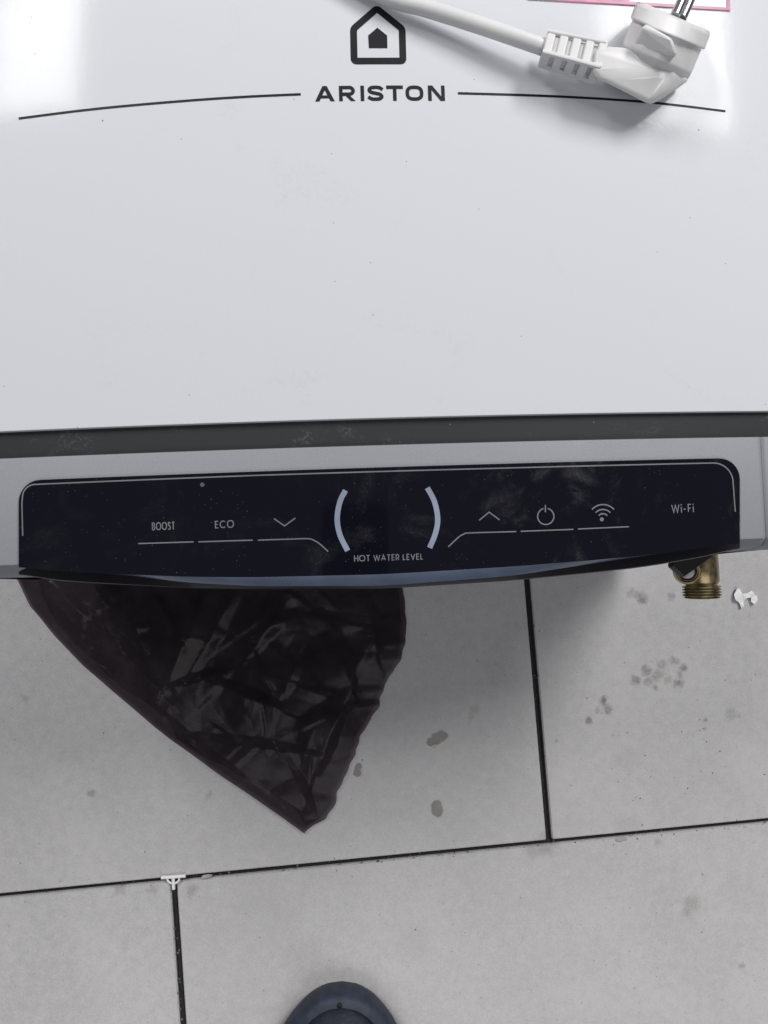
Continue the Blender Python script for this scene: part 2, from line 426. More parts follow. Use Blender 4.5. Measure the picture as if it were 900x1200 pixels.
def bowl(y0, y1, xr, lead=0.5):
    h = (y1 - y0) / 2
    return [(0, y1), (lead * xr, y1)] + arc(xr - (1 - lead) * xr, y0 + h, (1 - lead) * xr, h, 90, -90)[1:] + [(0, y0)]
G = {
 'A': [[(0, 0), (.5, 1), (1, 0)], [(.19, .30), (.81, .30)]],
 'R': [[(0, 0), (0, 1)], bowl(.36, 1, .95), [(.45, .36), (1, 0)]],
 'I': [[(.5, 0), (.5, 1)]],
 'S': [[(.95, .80)] + arc(.52, .75, .45, .25, 40, 250, 16)[1:] + arc(.48, .25, .48, .25, 75, -145, 16)],
 'T': [[(0, 1), (1, 1)], [(.5, 0), (.5, 1)]],
 'O': ['c', sup(.5, .5, .5, .5)],
 'N': [[(0, 0), (0, 1), (1, 0), (1, 1)]],
 'B': [[(0, 0), (0, 1)], bowl(.52, 1, .85), bowl(0, .52, 1.0)],
 'E': [[(1, 0), (0, 0), (0, 1), (1, 1)], [(0, .5), (.85, .5)]],
 'C': [arc(.55, .5, .55, .5, 48, 312, 24)],
 'H': [[(0, 0), (0, 1)], [(1, 0), (1, 1)], [(0, .5), (1, .5)]],
 'W': [[(0, 1), (.25, 0), (.5, .95), (.75, 0), (1, 1)]],
 'L': [[(0, 1), (0, 0), (1, 0)]],
 'V': [[(0, 1), (.5, 0), (1, 1)]],
 'i': [[(.5, 0), (.5, .70)], [(.5, .88), (.5, 1.0)]],
 '-': [[(0, .38), (1, .38)]],
 'F': [[(0, 0), (0, 1), (1, 1)], [(0, .5), (.85, .5)]],
}
WID = {'A': .8, 'R': .62, 'I': .02, 'S': .62, 'T': .68, 'O': 1.02, 'N': .75, 'B': .66, 'E': .55, 'C': .92, 'H': .72, 'W': 1.15, 'L': .5, 'V': .8, 'i': .02, '-': .42, 'F': .52, ' ': .28}
def word(name, text, left, right, cap_px, wd_px, mat, parent, ext=None, gap=.24, dz=DZ + .00012, lab=None):
    """left / right: photo pixels of the two ends of the baseline"""
    a, b = L(*left, 0), L(*right, 0); a, b = Vector((a.x, a.y)), Vector((b.x, b.y))
    u = (b - a).normalized(); ln = (b - a).length; vv = Vector((-u.y, u.x)); s = ln / math.dist(left, right)
    H = cap_px * s; W_ = wd_px * s
    if ext is None:
        tot = sum(WID[c] for c in text) + gap * (len(text) - 1); k = 1.0 / tot; x = 0; ext = []
        for c in text: ext.append((x * k, (x + WID[c]) * k)); x += WID[c] + gap
    bm = bmesh.new()
    for c, (e0, e1) in zip(text, ext):
        if c == ' ': continue
        g = G[c]; closed = g[0] == 'c'
        for pl in (g[1:] if closed else g):
            lo, hi = W_ / 2, H - W_ / 2
            pts = []
            for x, y in pl:
                p = a + u * (ln * e0 + W_ / 2 * (0 if e1 - e0 < .03 else 1) + x * max(0, ln * (e1 - e0) - (0 if e1 - e0 < .03 else W_))) + vv * (lo + y * (hi - lo))
                if c in 'ITHNAVWLiFEBR-' and y in (0, 1, 0.0, 1.0) and not closed and (c in 'I' or (pl[0] == (x, y) or pl[-1] == (x, y))):
                    if len(pl) == 2 and pl[0][0] == pl[1][0]: p += vv * (W_ / 2 * (1 if y == 1 else -1))
                pts.append((p.x, p.y))
            stroke(bm, pts, W_, dz, closed, px=False)
    o = from_bm(name, bm, mat, parent)
    for p in o.data.polygons: pass
    if lab: o['label'] = lab
    return o
def lines(name, lst, wd_px, mat, parent, dz, scale=0.00038, lab=None):
    bm = bmesh.new()
    for it in lst:
        cl = it[0] == 'c'; stroke(bm, it[1] if cl else it, wd_px * scale, dz, cl)
    o = from_bm(name, bm, mat, parent)
    if lab: o['label'] = lab
    return o
ez = .00012
e4 = lambda a: (a - 120) / 622
def brand():
    a, b = L(369.3, 119.2, 0), L(521.5, 118.4, 0); a, b = Vector((a.x, a.y)), Vector((b.x, b.y))
    u = (b - a).normalized(); vv = Vector((-u.y, u.x)); k = (b - a).length / 152.2
    bm = bmesh.new(); cnt = [0]; h, t = 18.4, 4.2
    def pt(x, y): return a + u * (x * k) + vv * (y * k)
    def Q(*pts):
        cnt[0] += 1
        vs = []
        for x, y in pts:
            q = pt(x, y); vs.append(bm.verts.new((q.x, q.y, surf(q.x) + ez + cnt[0] * 4e-6)))
        bm.faces.new(vs)
    def ST(pts, closed=False):
        cnt[0] += 1
        stroke(bm, [tuple(pt(x, y)) for x, y in pts], t * k, ez + cnt[0] * 4e-6, closed, px=False)
    w_ = 23.0                                                                     # A
    Q((0, 0), (5.0, 0), (w_ / 2 + 2.5, h), (w_ / 2 - 2.5, h)); Q((w_ - 5.0, 0), (w_, 0), (w_ / 2 + 2.5, h), (w_ / 2 - 2.5, h)); Q((4.2, 3.6), (w_ - 4.2, 3.6), (w_ - 5.8, 7.2), (5.8, 7.2))
    x = 28.1; w_ = 18.8                                                           # R
    Q((x, 0), (x + t, 0), (x + t, h), (x, h))
    ST([(x + t, h - t / 2), (x + w_ - 6.5, h - t / 2)] + arc(x + w_ - 6.9, h - 6.1, 4.6, 4.0, 85, -85, 10) + [(x + t, h - 10.1)]); Q((x + 7.2, 6.6), (x + 12.6, 6.6), (x + w_ + .4, 0), (x + w_ - 5.2, 0))
    x = 53.2; Q((x, 0), (x + t, 0), (x + t, h), (x, h))                           # I
    x = 61.2; w_ = 18.9                                                           # S
    ST(smooth_path([(x + w_ - 1.0, h - 5.0), (x + w_ - 4.6, h - 2.6), (x + w_ / 2, h - 2.1), (x + 4.4, h - 2.7), (x + 2.2, h - 5.3), (x + 4.3, h - 7.9), (x + w_ / 2, h / 2), (x + w_ - 4.3, 7.9), (x + w_ - 2.1, 5.3), (x + w_ - 4.4, 2.7), (x + w_ / 2, 2.1), (x + 4.6, 2.6), (x + .9, 5.0)], 5))
    x = 83.4; w_ = 19.6; Q((x, h - t), (x + w_, h - t), (x + w_, h), (x, h)); Q((x + w_ / 2 - t / 2, 0), (x + w_ / 2 + t / 2, 0), (x + w_ / 2 + t / 2, h - t), (x + w_ / 2 - t / 2, h - t))   # T
    ST(sup(116.4, h / 2, 10.5 - t / 2, h / 2 - t / 2, 44, 2.7), True)             # O
    x = 132.4; w_ = 19.8                                                          # N
    Q((x, 0), (x + t, 0), (x + t, h), (x, h)); Q((x + w_ - t, 0), (x + w_, 0), (x + w_, h), (x + w_ - t, h)); Q((x, h), (x + 5.2, h), (x + w_, 0), (x + w_ - 5.2, 0))
    o = from_bm('brand_lettering', bm, M['print_black'], heater); o['label'] = 'black printed word ARISTON'
# emblem: a house outline with a small solid house in it
bm = bmesh.new()
def rounded(pts, r, n=5):
    out = []
    for i, p in enumerate(pts):
        p = Vector(p); a = (Vector(pts[i - 1]) - p).normalized(); b = (Vector(pts[(i + 1) % len(pts)]) - p).normalized()
        s, e = p + a * r, p + b * r
        out += [tuple((1 - t) ** 2 * s + 2 * t * (1 - t) * p + t * t * e) for t in [k / n for k in range(n + 1)]]
    return out
stroke(bm, rounded([(441.6, 10.2), (414.2, 34), (415.0, 71.7), (472.2, 71.6), (471.2, 34)], 3.2), 8.2 * .00038, ez, True, step=.01)
poly(bm, [(442.2, 32.3), (431.4, 41.6), (432.2, 56.5), (454, 56.5), (453.7, 41.6)], ez)
o = from_bm('house_emblem', bm, M['print_black'], heater); o['label'] = 'black printed house outline with a small solid house inside'
def smooth_path(pts, n=6):
    out = []
    for i in range(len(pts) - 1):
        p0 = Vector(pts[max(i - 1, 0)]); p1 = Vector(pts[i]); p2 = Vector(pts[i + 1]); p3 = Vector(pts[min(i + 2, len(pts) - 1)])
        for k in range(n):
            t = k / n
            out.append(tuple(0.5 * ((2 * p1) + (p2 - p0) * t + (2 * p0 - 5 * p1 + 4 * p2 - p3) * t * t + (3 * p1 - p0 - 3 * p2 + p3) * t ** 3)))
    out.append(tuple(pts[-1])); return out
brand()
lines('printed_line', [smooth_path([(22, 139), (110, 128), (200, 119.7), (280, 114), (352.5, 110.6)])], 3.0, M['print_black'], heater, ez)
lines('printed_line', [smooth_path([(536.5, 109.4), (650, 113), (760, 120), (850, 130.5)])], 3.0, M['print_black'], heater, ez)
dz = DZ + .00012
lines('outline_print', [[(28.5, 628), (27.6, 590)] + [(28.2 + 15 * (1 - math.cos(R(a))), 583 - 15 * math.sin(R(a))) for a in range(0, 91, 10)] + [(300, 557.5), (444, 553), (600, 548.7), (834, 543)] +
      [(834 + 23 * math.sin(R(a)), 566 - 23 * math.cos(R(a))) for a in range(10, 91, 10)] + [(859.5, 600)]], 1.5, M['print_grey'], panel, dz)
word('lettering', 'BOOST', (179.3, 621.6), (206.2, 620.6), 9.2, 1.15, M['print_grey'], panel, lab='small grey word BOOST', gap=.14)
word('lettering', 'ECO', (252.8, 619.4), (275.0, 618.4), 8.9, 1.15, M['print_grey'], panel, lab='small grey word ECO', gap=.15)
word('lettering', 'HOT WATER LEVEL', (415, 658), (495.6, 655.6), 7.2, 1.0, M['print_grey'], panel, gap=.15, lab='small grey words HOT WATER LEVEL')
word('lettering', 'Wi-Fi', (785.2, 601.3), (810.8, 600.4), 9.4, 1.1, M['print_grey'], panel, gap=.24, lab='small grey word Wi-Fi')
TK = 1.35
lines('key_line', [[(163.3, 637), (227.8, 635)]], TK, M['print_grey'], panel, dz)
lines('key_line', [[(233.3, 635), (296.7, 633)]], TK, M['print_grey'], panel, dz)
lines('key_line', [smooth_path([(302.8, 633), (340, 631.8), (361, 631.3), (368, 633.2), (375, 637.5), (384.7, 646.3)])], TK, M['print_grey'], panel, dz)
lines('key_line', [smooth_path([(524.8, 640.8), (537, 629.3), (543, 626), (550, 624.6), (604, 623)])], TK, M['print_grey'], panel, dz)
lines('key_line', [[(609.3, 622.7), (670.7, 620.4)]], TK, M['print_grey'], panel, dz)
lines('key_line', [[(676, 620), (735.5, 617.3)]], TK, M['print_grey'], panel, dz)
lines('down_arrow', [[(321.4, 607.8), (333.9, 616.4), (346.4, 607.2)]], 1.4, M['print_grey'], panel, dz)
lines('up_arrow', [[(560.8, 609.9), (572.4, 600.3), (584.5, 609.4)]], 1.4, M['print_grey'], panel, dz)
lines('power_symbol', [arc(638.4, 605.3, 9.5, 9.5, -76, 256, 40), [(638, 592), (638, 600.5)]], 1.4, M['print_grey'], panel, dz)
bm = bmesh.new()
for r_, in ((17.3,), (11.6,), (6.6,)): stroke(bm, arc(705.2, 608.8, r_, r_, -138, -42, 14), 1.5 * .00038, dz)
poly(bm, [(705.3 + 2.3 * math.cos(R(a)), 608.6 + 2.3 * math.sin(R(a))) for a in range(0, 360, 24)], dz)
from_bm('wireless_symbol', bm, M['print_grey'], panel)
lines('bracket_mark', [smooth_path([(405, 575), (398.5, 588), (395.2, 608), (398.5, 627), (407.5, 645.4)])], 6.2, M['print_blue'], panel, dz)
lines('bracket_mark', [smooth_path([(500.3, 572), (508.6, 588), (512.4, 608), (509.8, 625), (503, 642)])], 6.2, M['print_blue'], panel, dz)
for (px_, py_, r_) in ((237, 568, 2.6),):
    bm = bmesh.new(); poly(bm, [(px_ + r_ * math.cos(R(a)), py_ + r_ * math.sin(R(a))) for a in range(0, 360, 20)], dz)
    from_bm('sensor_dot', bm, M['dot'], panel)

# ------------------------------------------------------------------ safety valve on the inlet (part of the heater)
ZV = 0.150
def W2L(p): q = INV @ (p - Vector((HC.x, HC.y, 0))); return Vector((q.x, q.y, q.z if False else p.z))
def revolve(name, prof, seg, mat, parent, origin, axis, smooth=True, angle=40):
    """prof: (distance along axis, radius)"""
    ax = Vector(axis).normalized(); a = ax.orthogonal().normalized(); b = ax.cross(a)
    bm = bmesh.new(); rings = []
    for d, r in prof:
        rings.append([bm.verts.new(Vector(origin) + ax * d + (a * math.cos(2 * math.pi * i / seg) + b * math.sin(2 * math.pi * i / seg)) * r) for i in range(seg)])
    for k in range(len(rings) - 1):
        for i in range(seg): bm.faces.new((rings[k][i], rings[k][(i + 1) % seg], rings[k + 1][(i + 1) % seg], rings[k + 1][i]))
    bm.faces.new(rings[0][::-1]); bm.faces.new(rings[-1])
    return from_bm(name, bm, mat, parent, angle=angle)
vt = W2L(P(822, 684, ZV)); vend = W2L(P(822, 701, ZV)); vtop = W2L(P(822, 640, ZV))
sc = (P(843, 690, ZV) - P(801, 690, ZV)).length / 2      # thread radius
valve = revolve('safety_valve', [(-.05, sc * .88), (0.0, sc * .90), (.012, sc * .93), ((vtop - vt).length - .0015, sc * .93), ((vtop - vt).length, sc * .84)], 40, M['brass'], heater, (vt.x, vtop.y, ZV), (0, -1, 0))
valve['label'] = 'dull brass safety valve with a threaded end'
ln = (vt - vend).length; prof = [(0, sc * .82), (.0012, sc * .82)]; turns = 4
for k in range(turns):
    d0 = .0012 + (ln - .002) * k / turns; st = (ln - .002) / turns
    prof += [(d0 + st * .15, sc * 1.0), (d0 + st * .5, sc * 1.0), (d0 + st * .72, sc * .87), (d0 + st * .95, sc * .87)]
prof += [(ln - .0004, sc * .95), (ln, sc * .80), (ln - .001, sc * .66), (ln - .012, sc * .64)]
revolve('thread', prof, 40, M['brass'], valve, (vt.x, vt.y, ZV), (0, -1, 0))
bo = W2L(P(805, 669, ZV + .006)); ax = Vector((-.42, -.10, .90)).normalized()
boss = revolve('lever_boss', [(-.014, .0078), (.002, .0080), (.0030, .0076), (.0030, .0066), (.0012, .0062)], 32, M['brass'], valve, bo, ax)
revolve('lever_hub', [(.0005, .0062), (.0024, .0050), (.0032, .0042), (.0034, .002)], 24, M['steel'], valve, bo, ax)
bm = bmesh.new()
top = [(786, 664), (789, 655), (800, 648), (838, 640), (836, 652), (801, 677)]
a_ = [W2L(P(x, y, ZV + .0165)) for x, y in top]; b_ = [p - Vector((0, 0, .006)) for p in a_]
va = [bm.verts.new(p) for p in a_]; vb = [bm.verts.new(p) for p in b_]
bm.faces.new(va); bm.faces.new(vb[::-1])
for i in range(len(va)): bm.faces.new((va[i], vb[i], vb[(i + 1) % len(va)], va[(i + 1) % len(va)]))
lev = from_bm('lever', bm, M['black_plastic'], valve); bevel(lev, .0012)

# ------------------------------------------------------------------ power cord lying on the heater
def S(px, py, h):
    """world point h metres above the heater's front skin, seen at a photo pixel"""
    q = L(px, py, h); return Matrix.Rotation(HROT, 3, 'Z') @ q + Vector((HC.x, HC.y, 0))
def tube(name, pts, r, mat, parent=None, seg=16):
    bm = bmesh.new(); rings = []; n = len(pts); pa = None
    for i in range(n):
        t = (pts[min(i + 1, n - 1)] - pts[max(i - 1, 0)]).normalized()
        a = (Vector((0, 0, 1)) - t * t.z).normalized() if pa is None else (pa - t * pa.dot(t)).normalized()
        pa = a; b = t.cross(a)
        rr = r(i / (n - 1)) if callable(r) else r
        rings.append([bm.verts.new(pts[i] + (a * math.cos(2 * math.pi * k / seg) + b * math.sin(2 * math.pi * k / seg)) * rr) for k in range(seg)])
    for i in range(n - 1):
        for k in range(seg): bm.faces.new((rings[i][k], rings[i][(k + 1) % seg], rings[i + 1][(k + 1) % seg], rings[i + 1][k]))
    bm.faces.new(rings[0][::-1]); bm.faces.new(rings[-1])
    return from_bm(name, bm, mat, parent, angle=45)
def hull(bm, pts):
    vs = [bm.verts.new(p) for p in pts]
    r = bmesh.ops.convex_hull(bm, input=vs)
    bad = [g for g in r['geom_interior'] if isinstance(g, bmesh.types.BMVert)] + [g for g in r['geom_unused'] if isinstance(g, bmesh.types.BMVert)]
    bmesh.ops.delete(bm, geom=list(set(bad)), context='VERTS')
base = S(690, 72, 0)
cord = empty('power_cord', (0, 0, 0))
tag(cord, 'white power cord with an angled two-pin plug lying on top of the heater', 'power cord')
ctl = [S(200, -150, .0045), S(300, -85, .0045), S(380, -42, .0045), S(448, -5, .0052), S(500, 10, .0068), S(560, 29, .0090), S(610, 46, .0110), S(645, 58, .0118)]
cp = []
for i in range(len(ctl) - 1):
    p0, p1, p2, p3 = ctl[max(i - 1, 0)], ctl[i], ctl[i + 1], ctl[min(i + 2, len(ctl) - 1)]
    for k in range(8):
        t = k / 8
        cp.append(0.5 * ((2 * p1) + (p2 - p0) * t + (2 * p0 - 5 * p1 + 4 * p2 - p3) * t * t + (3 * p1 - p0 - 3 * p2 + p3) * t ** 3))
cp.append(ctl[-1])
cable = tube('cable', cp, .0036, M['white_pvc'], cord)
# strain relief: a slotted sleeve of five ribs joined by rails
A, B = S(636, 57, .0118), S(702, 74, .0140)
ax = (B - A).normalized(); side = ax.cross(Vector((0, 0, 1))).normalized(); upn = side.cross(ax)
LEN = (B - A).length
def obox(bm, o, a0, a1, s0, s1, u0, u1):
    c = [o + ax * a + side * s + upn * u for a in (a0, a1) for s in (s0, s1) for u in (u0, u1)]
    vs = [bm.verts.new(p) for p in c]
    for q in ((0, 1, 3, 2), (4, 6, 7, 5), (0, 4, 5, 1), (2, 3, 7, 6), (0, 2, 6, 4), (1, 5, 7, 3)): bm.faces.new([vs[i] for i in q])
bm = bmesh.new(); obox(bm, A, 0, LEN, -.0045, .0045, -.0045, .0045)
relief = from_bm('strain_relief', bm, M['slot'], cord); bevel(relief, .001)
n_r = 5
for i in range(n_r):
    a0 = LEN * i / (n_r - .5); t = i / (n_r - 1); hw = .0054 + .0009 * t
    bm = bmesh.new(); wd_ = .0040
    obox(bm, A, a0, a0 + wd_, -hw, hw, -hw, hw)
    o = from_bm('rib', bm, M['white_pvc'], relief); bevel(o, .0009, 3)
for s_, u_ in ((-.0001, 1), (-1, -1), (1, -.9), (1, 1), (-1, 1)):
    if abs(s_) < .5: continue
    bm = bmesh.new()
    h0, h1 = .0047, .0056
    c0 = A + side * s_ * h0 + upn * u_ * h0; c1 = B + side * s_ * h1 + upn * u_ * h1
    o = tube('rail', [c0, c1], .0011, M['white_pvc'], relief, 8)
# plug body: collar, head and the arm that carries the cable
plug = empty('plug'); plug.parent = cord
bm = bmesh.new()
def ring(c, vx, rh, h0, n=18, k=1.0, ph=0):
    return [S(c[0] + vx[0] * k * math.cos(2 * math.pi * i / n + ph), c[1] + vx[1] * k * math.cos(2 * math.pi * i / n + ph), max(.0008, h0 + rh * k * math.sin(2 * math.pi * i / n + ph))) for i in range(n)]
CF = (789, 21); VX = (43.5, 18.5)
hull(bm, ring(CF, VX, .0150, .0165) + ring((CF[0] - 7, CF[1] + 19), VX, .0150, .0165) + ring((CF[0] + 1, CF[1] - 2.5), VX, .0150, .0165, k=.93))
o1 = from_bm('plug_collar', bm, M['white_pvc'], cord, angle=24); bevel(o1, .0014, 4)
bm = bmesh.new()
hull(bm, ring((CF[0] - 6, CF[1] + 16), VX, .0150, .0160, k=.93) + ring((CF[0] - 19, CF[1] + 48), VX, .0120, .0145, k=.93, n=12) +
     [S(745, 98, .006), S(806, 94, .006), S(778, 108, .010), S(756, 100, .013)])
o2 = from_bm('plug_head', bm, M['white_pvc'], cord, angle=18); bevel(o2, .0022, 4)
bm = bmesh.new()
hull(bm, [S(698, 55, .021), S(700, 54, .008), S(693, 88, .019), S(693, 88, .007), S(735, 56, .020), S(735, 56, .004), S(762, 123, .015), S(762, 123, .005), S(782, 112, .016), S(809, 93, .014), S(809, 93, .004), S(752, 88, .0205), S(790, 84, .0225)])
o3 = from_bm('plug_arm', bm, M['white_pvc'], cord, angle=14); bevel(o3, .0024, 4, 12)
bm = bmesh.new()   # finger grip: a proud triangular facet on the head
hull(bm, [S(752, 31, .0305), S(757, 27, .030), S(788, 44, .0328), S(794, 66, .0295), S(760, 62, .0245), S(742, 55, .021), S(790, 66, .018), S(745, 50, .018)])
o4 = from_bm('finger_grip', bm, M['white_pvc'], cord, angle=14); bevel(o4, .0012, 3)
for o in (o1, o2, o3, o4): pass
bpy.data.objects.remove(plug)
for (px_, py_, hh) in ((793, 14, .019), (801, 17, .014)):
    a = S(px_, py_, hh); d = (S(px_ + 18, py_ - 40, hh) - a).normalized()
    tube('pin', [a - d * .002, a + d * .016, a + d * .0182, a + d * .019], lambda t: .0022 if t < .7 else (.0020 if t < .9 else .0012), M['nickel'], cord, 14)

# ------------------------------------------------------------------ paper label lying at the top
def sheet(name, quad, h, mat, parent=None, nx=10, ny=4):
    v, f = [], []
    for j in range(ny + 1):
        for i in range(nx + 1):
            s, t = i / nx, j / ny
            a = [quad[0][k] * (1 - s) + quad[1][k] * s for k in (0, 1)]; b = [quad[3][k] * (1 - s) + quad[2][k] * s for k in (0, 1)]
            v.append(S(a[0] * (1 - t) + b[0] * t, a[1] * (1 - t) + b[1] * t, h))
    for j in range(ny):
        for i in range(nx):
            q = j * (nx + 1) + i; f.append((q, q + 1, q + nx + 2, q + nx + 1))
    return mesh(name, v, f, mat, parent)
lab = sheet('paper_label', [(618, -1), (856, 12.5), (850, -130), (612, -140)], .0004, M['paper'])
so = lab.modifiers.new('thickness', 'SOLIDIFY'); so.thickness = .0003
tag(lab, 'white paper label with a pink border beneath the plug pins', 'paper label')
sheet('pink_border', [(618, -1.5), (856, 12), (856, 9), (618, -6)], .0007, M['pink'], lab)
sheet('pink_border', [(852, 11), (856, 12), (850, -129), (846, -130)], .00075, M['pink'], lab, 2, 10)
sheet('pink_panel', [(632, -6), (738, 1.5), (738, -60), (632, -66)], .0006, M['pink'], lab)

# ------------------------------------------------------------------ dark plastic bag on the floor under the heater
LB = [(560, -60), (600, -20), (640, 5), (675, 20), (710, 37), (745, 66), (780, 100), (825, 152), (865, 200), (905, 256), (935, 300), (958, 333), (976, 358)]
RB = [(560, 430), (600, 455), (640, 466), (690, 471), (730, 475), (755, 471), (775, 464), (800, 449), (825, 440), (850, 428), (885, 414), (910, 402), (925, 396), (945, 392), (958, 384), (966, 370), (976, 359)]
FOLDS = [((67,684),(105,723),.006,9),((111,684),(133,712),.005,6),((92,760),(128,785),.006,8),((250,690),(200,795),.013,16),((280,690),(222,788),.010,12),
 ((133,740),(192,808),.009,13),((192,808),(262,785),.006,9),((317,734),(355,720),.006,12),((300,760),(312,873),.008,12),((350,770),(334,810),.006,9),((389,735),(412,800),.008,11),
 ((233,862),(378,884),.005,10),((111,795),(224,868),.006,11),((330,880),(372,955),.006,9),((150,690),(175,760),.008,12),((420,690),(440,760),.008,12),((340,700),(300,760),.009,12),
 ((224,868),(330,940),.004,8),((180,690),(215,745),.007,9),((400,830),(370,900),.006,10),((260,800),(330,830),.007,12),((60,700),(120,790),.004,10)]
FW = [(P(*a, 0).xy, P(*b, 0).xy, h, wd * .00068) for a, b, h, wd in FOLDS]
rb = random.Random(21)
for _ in range(80):                      # short random crinkles, denser towards the left rim
    cx_, cy_ = rb.uniform(60, 450), rb.uniform(690, 930); an = rb.uniform(0, math.pi); l_ = rb.uniform(8, 38)
    if _ % 4 == 0: cx_, cy_, l_ = rb.uniform(80, 150), rb.uniform(735, 800), rb.uniform(6, 16)
    FW.append((P(cx_ - l_ * math.cos(an), cy_ - l_ * math.sin(an), 0).xy, P(cx_ + l_ * math.cos(an), cy_ + l_ * math.sin(an), 0).xy, rb.uniform(.0008, .0022), rb.uniform(3, 7) * .00068))
def vor(x, y, sd, ang, st):
    c, s = math.cos(ang), math.sin(ang); u, v = x * c + y * s, (-x * s + y * c) * st
    d, _ = noise.voronoi(Vector((u + sd, v + sd * .7, sd)))
    return d[1] - d[0], d[0]
def bag_h(x, y, e):
    """x, y metres; e: 0 at the rim .. 1 inside"""
    h = .004
    w0 = noise.noise(Vector((x * 22, y * 22, 4))) * .006
    for sc_, am, sd, ang, st in ((14, .010, 3.1, .9, .6), (30, .0030, 8.3, 2.2, .6), (62, .0010, 1.9, .3, .65)):
        e21, f1 = vor((x + w0) * sc_, (y - w0) * sc_, sd, ang, st)
        h += am * (.9 - f1) * .9
    for a, b, hh, wd in FW:
        ab = b - a; t = max(0, min(1, (Vector((x + w0 * .6, y)) - a).dot(ab) / ab.length_squared))
        d = (Vector((x + w0 * .6, y)) - (a + ab * t)).length
        sd_ = 1 if (x - a.x) * ab.y - (y - a.y) * ab.x > 0 else -1
        k = max(0, 1 - d / (wd * (2.6 if sd_ > 0 else .8) * (1.4 - abs(t - .5)))); h += hh * .60 * k * (.35 + .65 * math.sin(math.pi * t))
    return .0010 + max(h, 0) * min(1, .20 + e * 1.7) * .72
def bag_layer(name, inset_l, inset_r, lift, mat, parent=None, NR=250, NC=220, rag=True):
    v, f = [], []
    for j in range(NR + 1):
        py = 560 + (975.5 - inset_l * .5 - 560) * j / NR
        l = interp(LB, py) + inset_l; r = interp(RB, py) - inset_r
        if rag: r += 7.0 * noise.noise(Vector((py * .021, 1.7, 0))) + 2.5 * noise.noise(Vector((py * .09, 5, 0)))
        l += 1.3 * noise.noise(Vector((py * .03, 9.7, 0)))
        if inset_l: l += 16 * noise.noise(Vector((py * .02, 4.7, 0))) + 6 * noise.noise(Vector((py * .07, 2.7, 0)))
        if r < l + 1: r = l + 1
        for i in range(NC + 1):
            t = i / NC; px = l + (r - l) * t
            p = P(px, py, 0)
            wpx = r - l
            e = min(t * wpx, (1 - t) * wpx, 3 * (976 - py) * .5) / 80; e = max(0, min(1, e))
            v.append((p.x, p.y, bag_h(p.x, p.y, e) * lift + .0006))
    for j in range(NR):
        for i in range(NC):
            q = j * (NC + 1) + i; f.append((q, q + 1, q + NC + 2, q + NC + 1))
    return mesh(name, v, f, mat, parent, True)
bag = bag_layer('plastic_bag', 0, 0, 1.0, M['film'])
tag(bag, 'crumpled dark purple-black plastic bag spread on the tiles under the display', 'plastic bag')
bag_layer('under_layer', 18, 6, .25, M['film'], bag, 60, 60)

# ------------------------------------------------------------------ small things on the floor
def flat_piece(name, outline, z0, hfun, mat, parent=None):
    bm = bmesh.new(); n = len(outline)
    cx = sum(p[0] for p in outline) / n; cy = sum(p[1] for p in outline) / n
    lo = [bm.verts.new(P(x, y, z0)) for x, y in outline]; tp = [bm.verts.new(P(x, y, z0 + hfun(i))) for i, (x, y) in enumerate(outline)]
    bm.faces.new(lo[::-1])
    for i in range(n): bm.faces.new((lo[i], lo[(i + 1) % n], tp[(i + 1) % n], tp[i]))
    fc = bm.faces.new(tp); bmesh.ops.triangulate(bm, faces=[fc])
    return from_bm(name, bm, mat, parent)
sc_o = [(860, 697), (864, 689), (867, 690), (870, 696), (876, 695), (881, 692), (884, 696), (887, 698), (888, 703), (884, 708), (880, 705), (880, 700), (875, 701), (871, 706), (872, 710), (869, 713), (866, 706), (862, 703)]
scrap = flat_piece('foam_scrap', sc_o, .0003, lambda i: .0020 + .0009 * math.sin(i * 2.3), M['scrap'])
tag(scrap, 'small torn white foam scrap on the tiles right of the brass valve', 'scrap')
# tile spacer in the joint
sp = empty('tile_spacer', tuple(P(203, 1034, 0))); tag(sp, 'white plastic T-shaped tile spacer at the joint crossing', 'tile spacer')
spo = Vector(sp.location)
def stick(name, pts, r, mat):
    return tube(name, [P(x, y - 3.0, .0016) - spo for x, y in pts], r, mat, sp, 10)
stick('cross_arm', [(189, 1031.5), (203, 1030.6), (217.5, 1029.4)], .0013, M['spacer'])
stick('stem', [(203, 1031), (203.2, 1038), (203.5, 1045)], .0013, M['spacer'])
stick('arch', [(195.5, 1031.5), (196.5, 1035), (199.5, 1037.6), (203, 1038.6), (206.5, 1037.6), (209.5, 1035), (210.5, 1031)], .0008, M['spacer'])
cr = flat_piece('mortar_crumb', [(235, 1028.5), (238, 1025.5), (244, 1024.3), (249, 1024.8), (248, 1027), (243, 1029.2), (238, 1029.8)], -.002, lambda i: .0024, M['mortar'])
tag(cr, 'grey mortar crumb wedged in the joint right of the white spacer', 'mortar crumb')
cr2 = flat_piece('mortar_crumb', [(722, 983), (727, 981), (734, 981.5), (735, 984), (728, 986), (723, 985.6)], -.002, lambda i: .0024, M['mortar'])
tag(cr2, 'grey mortar crumb in the joint at the right below the brass valve', 'mortar crumb')

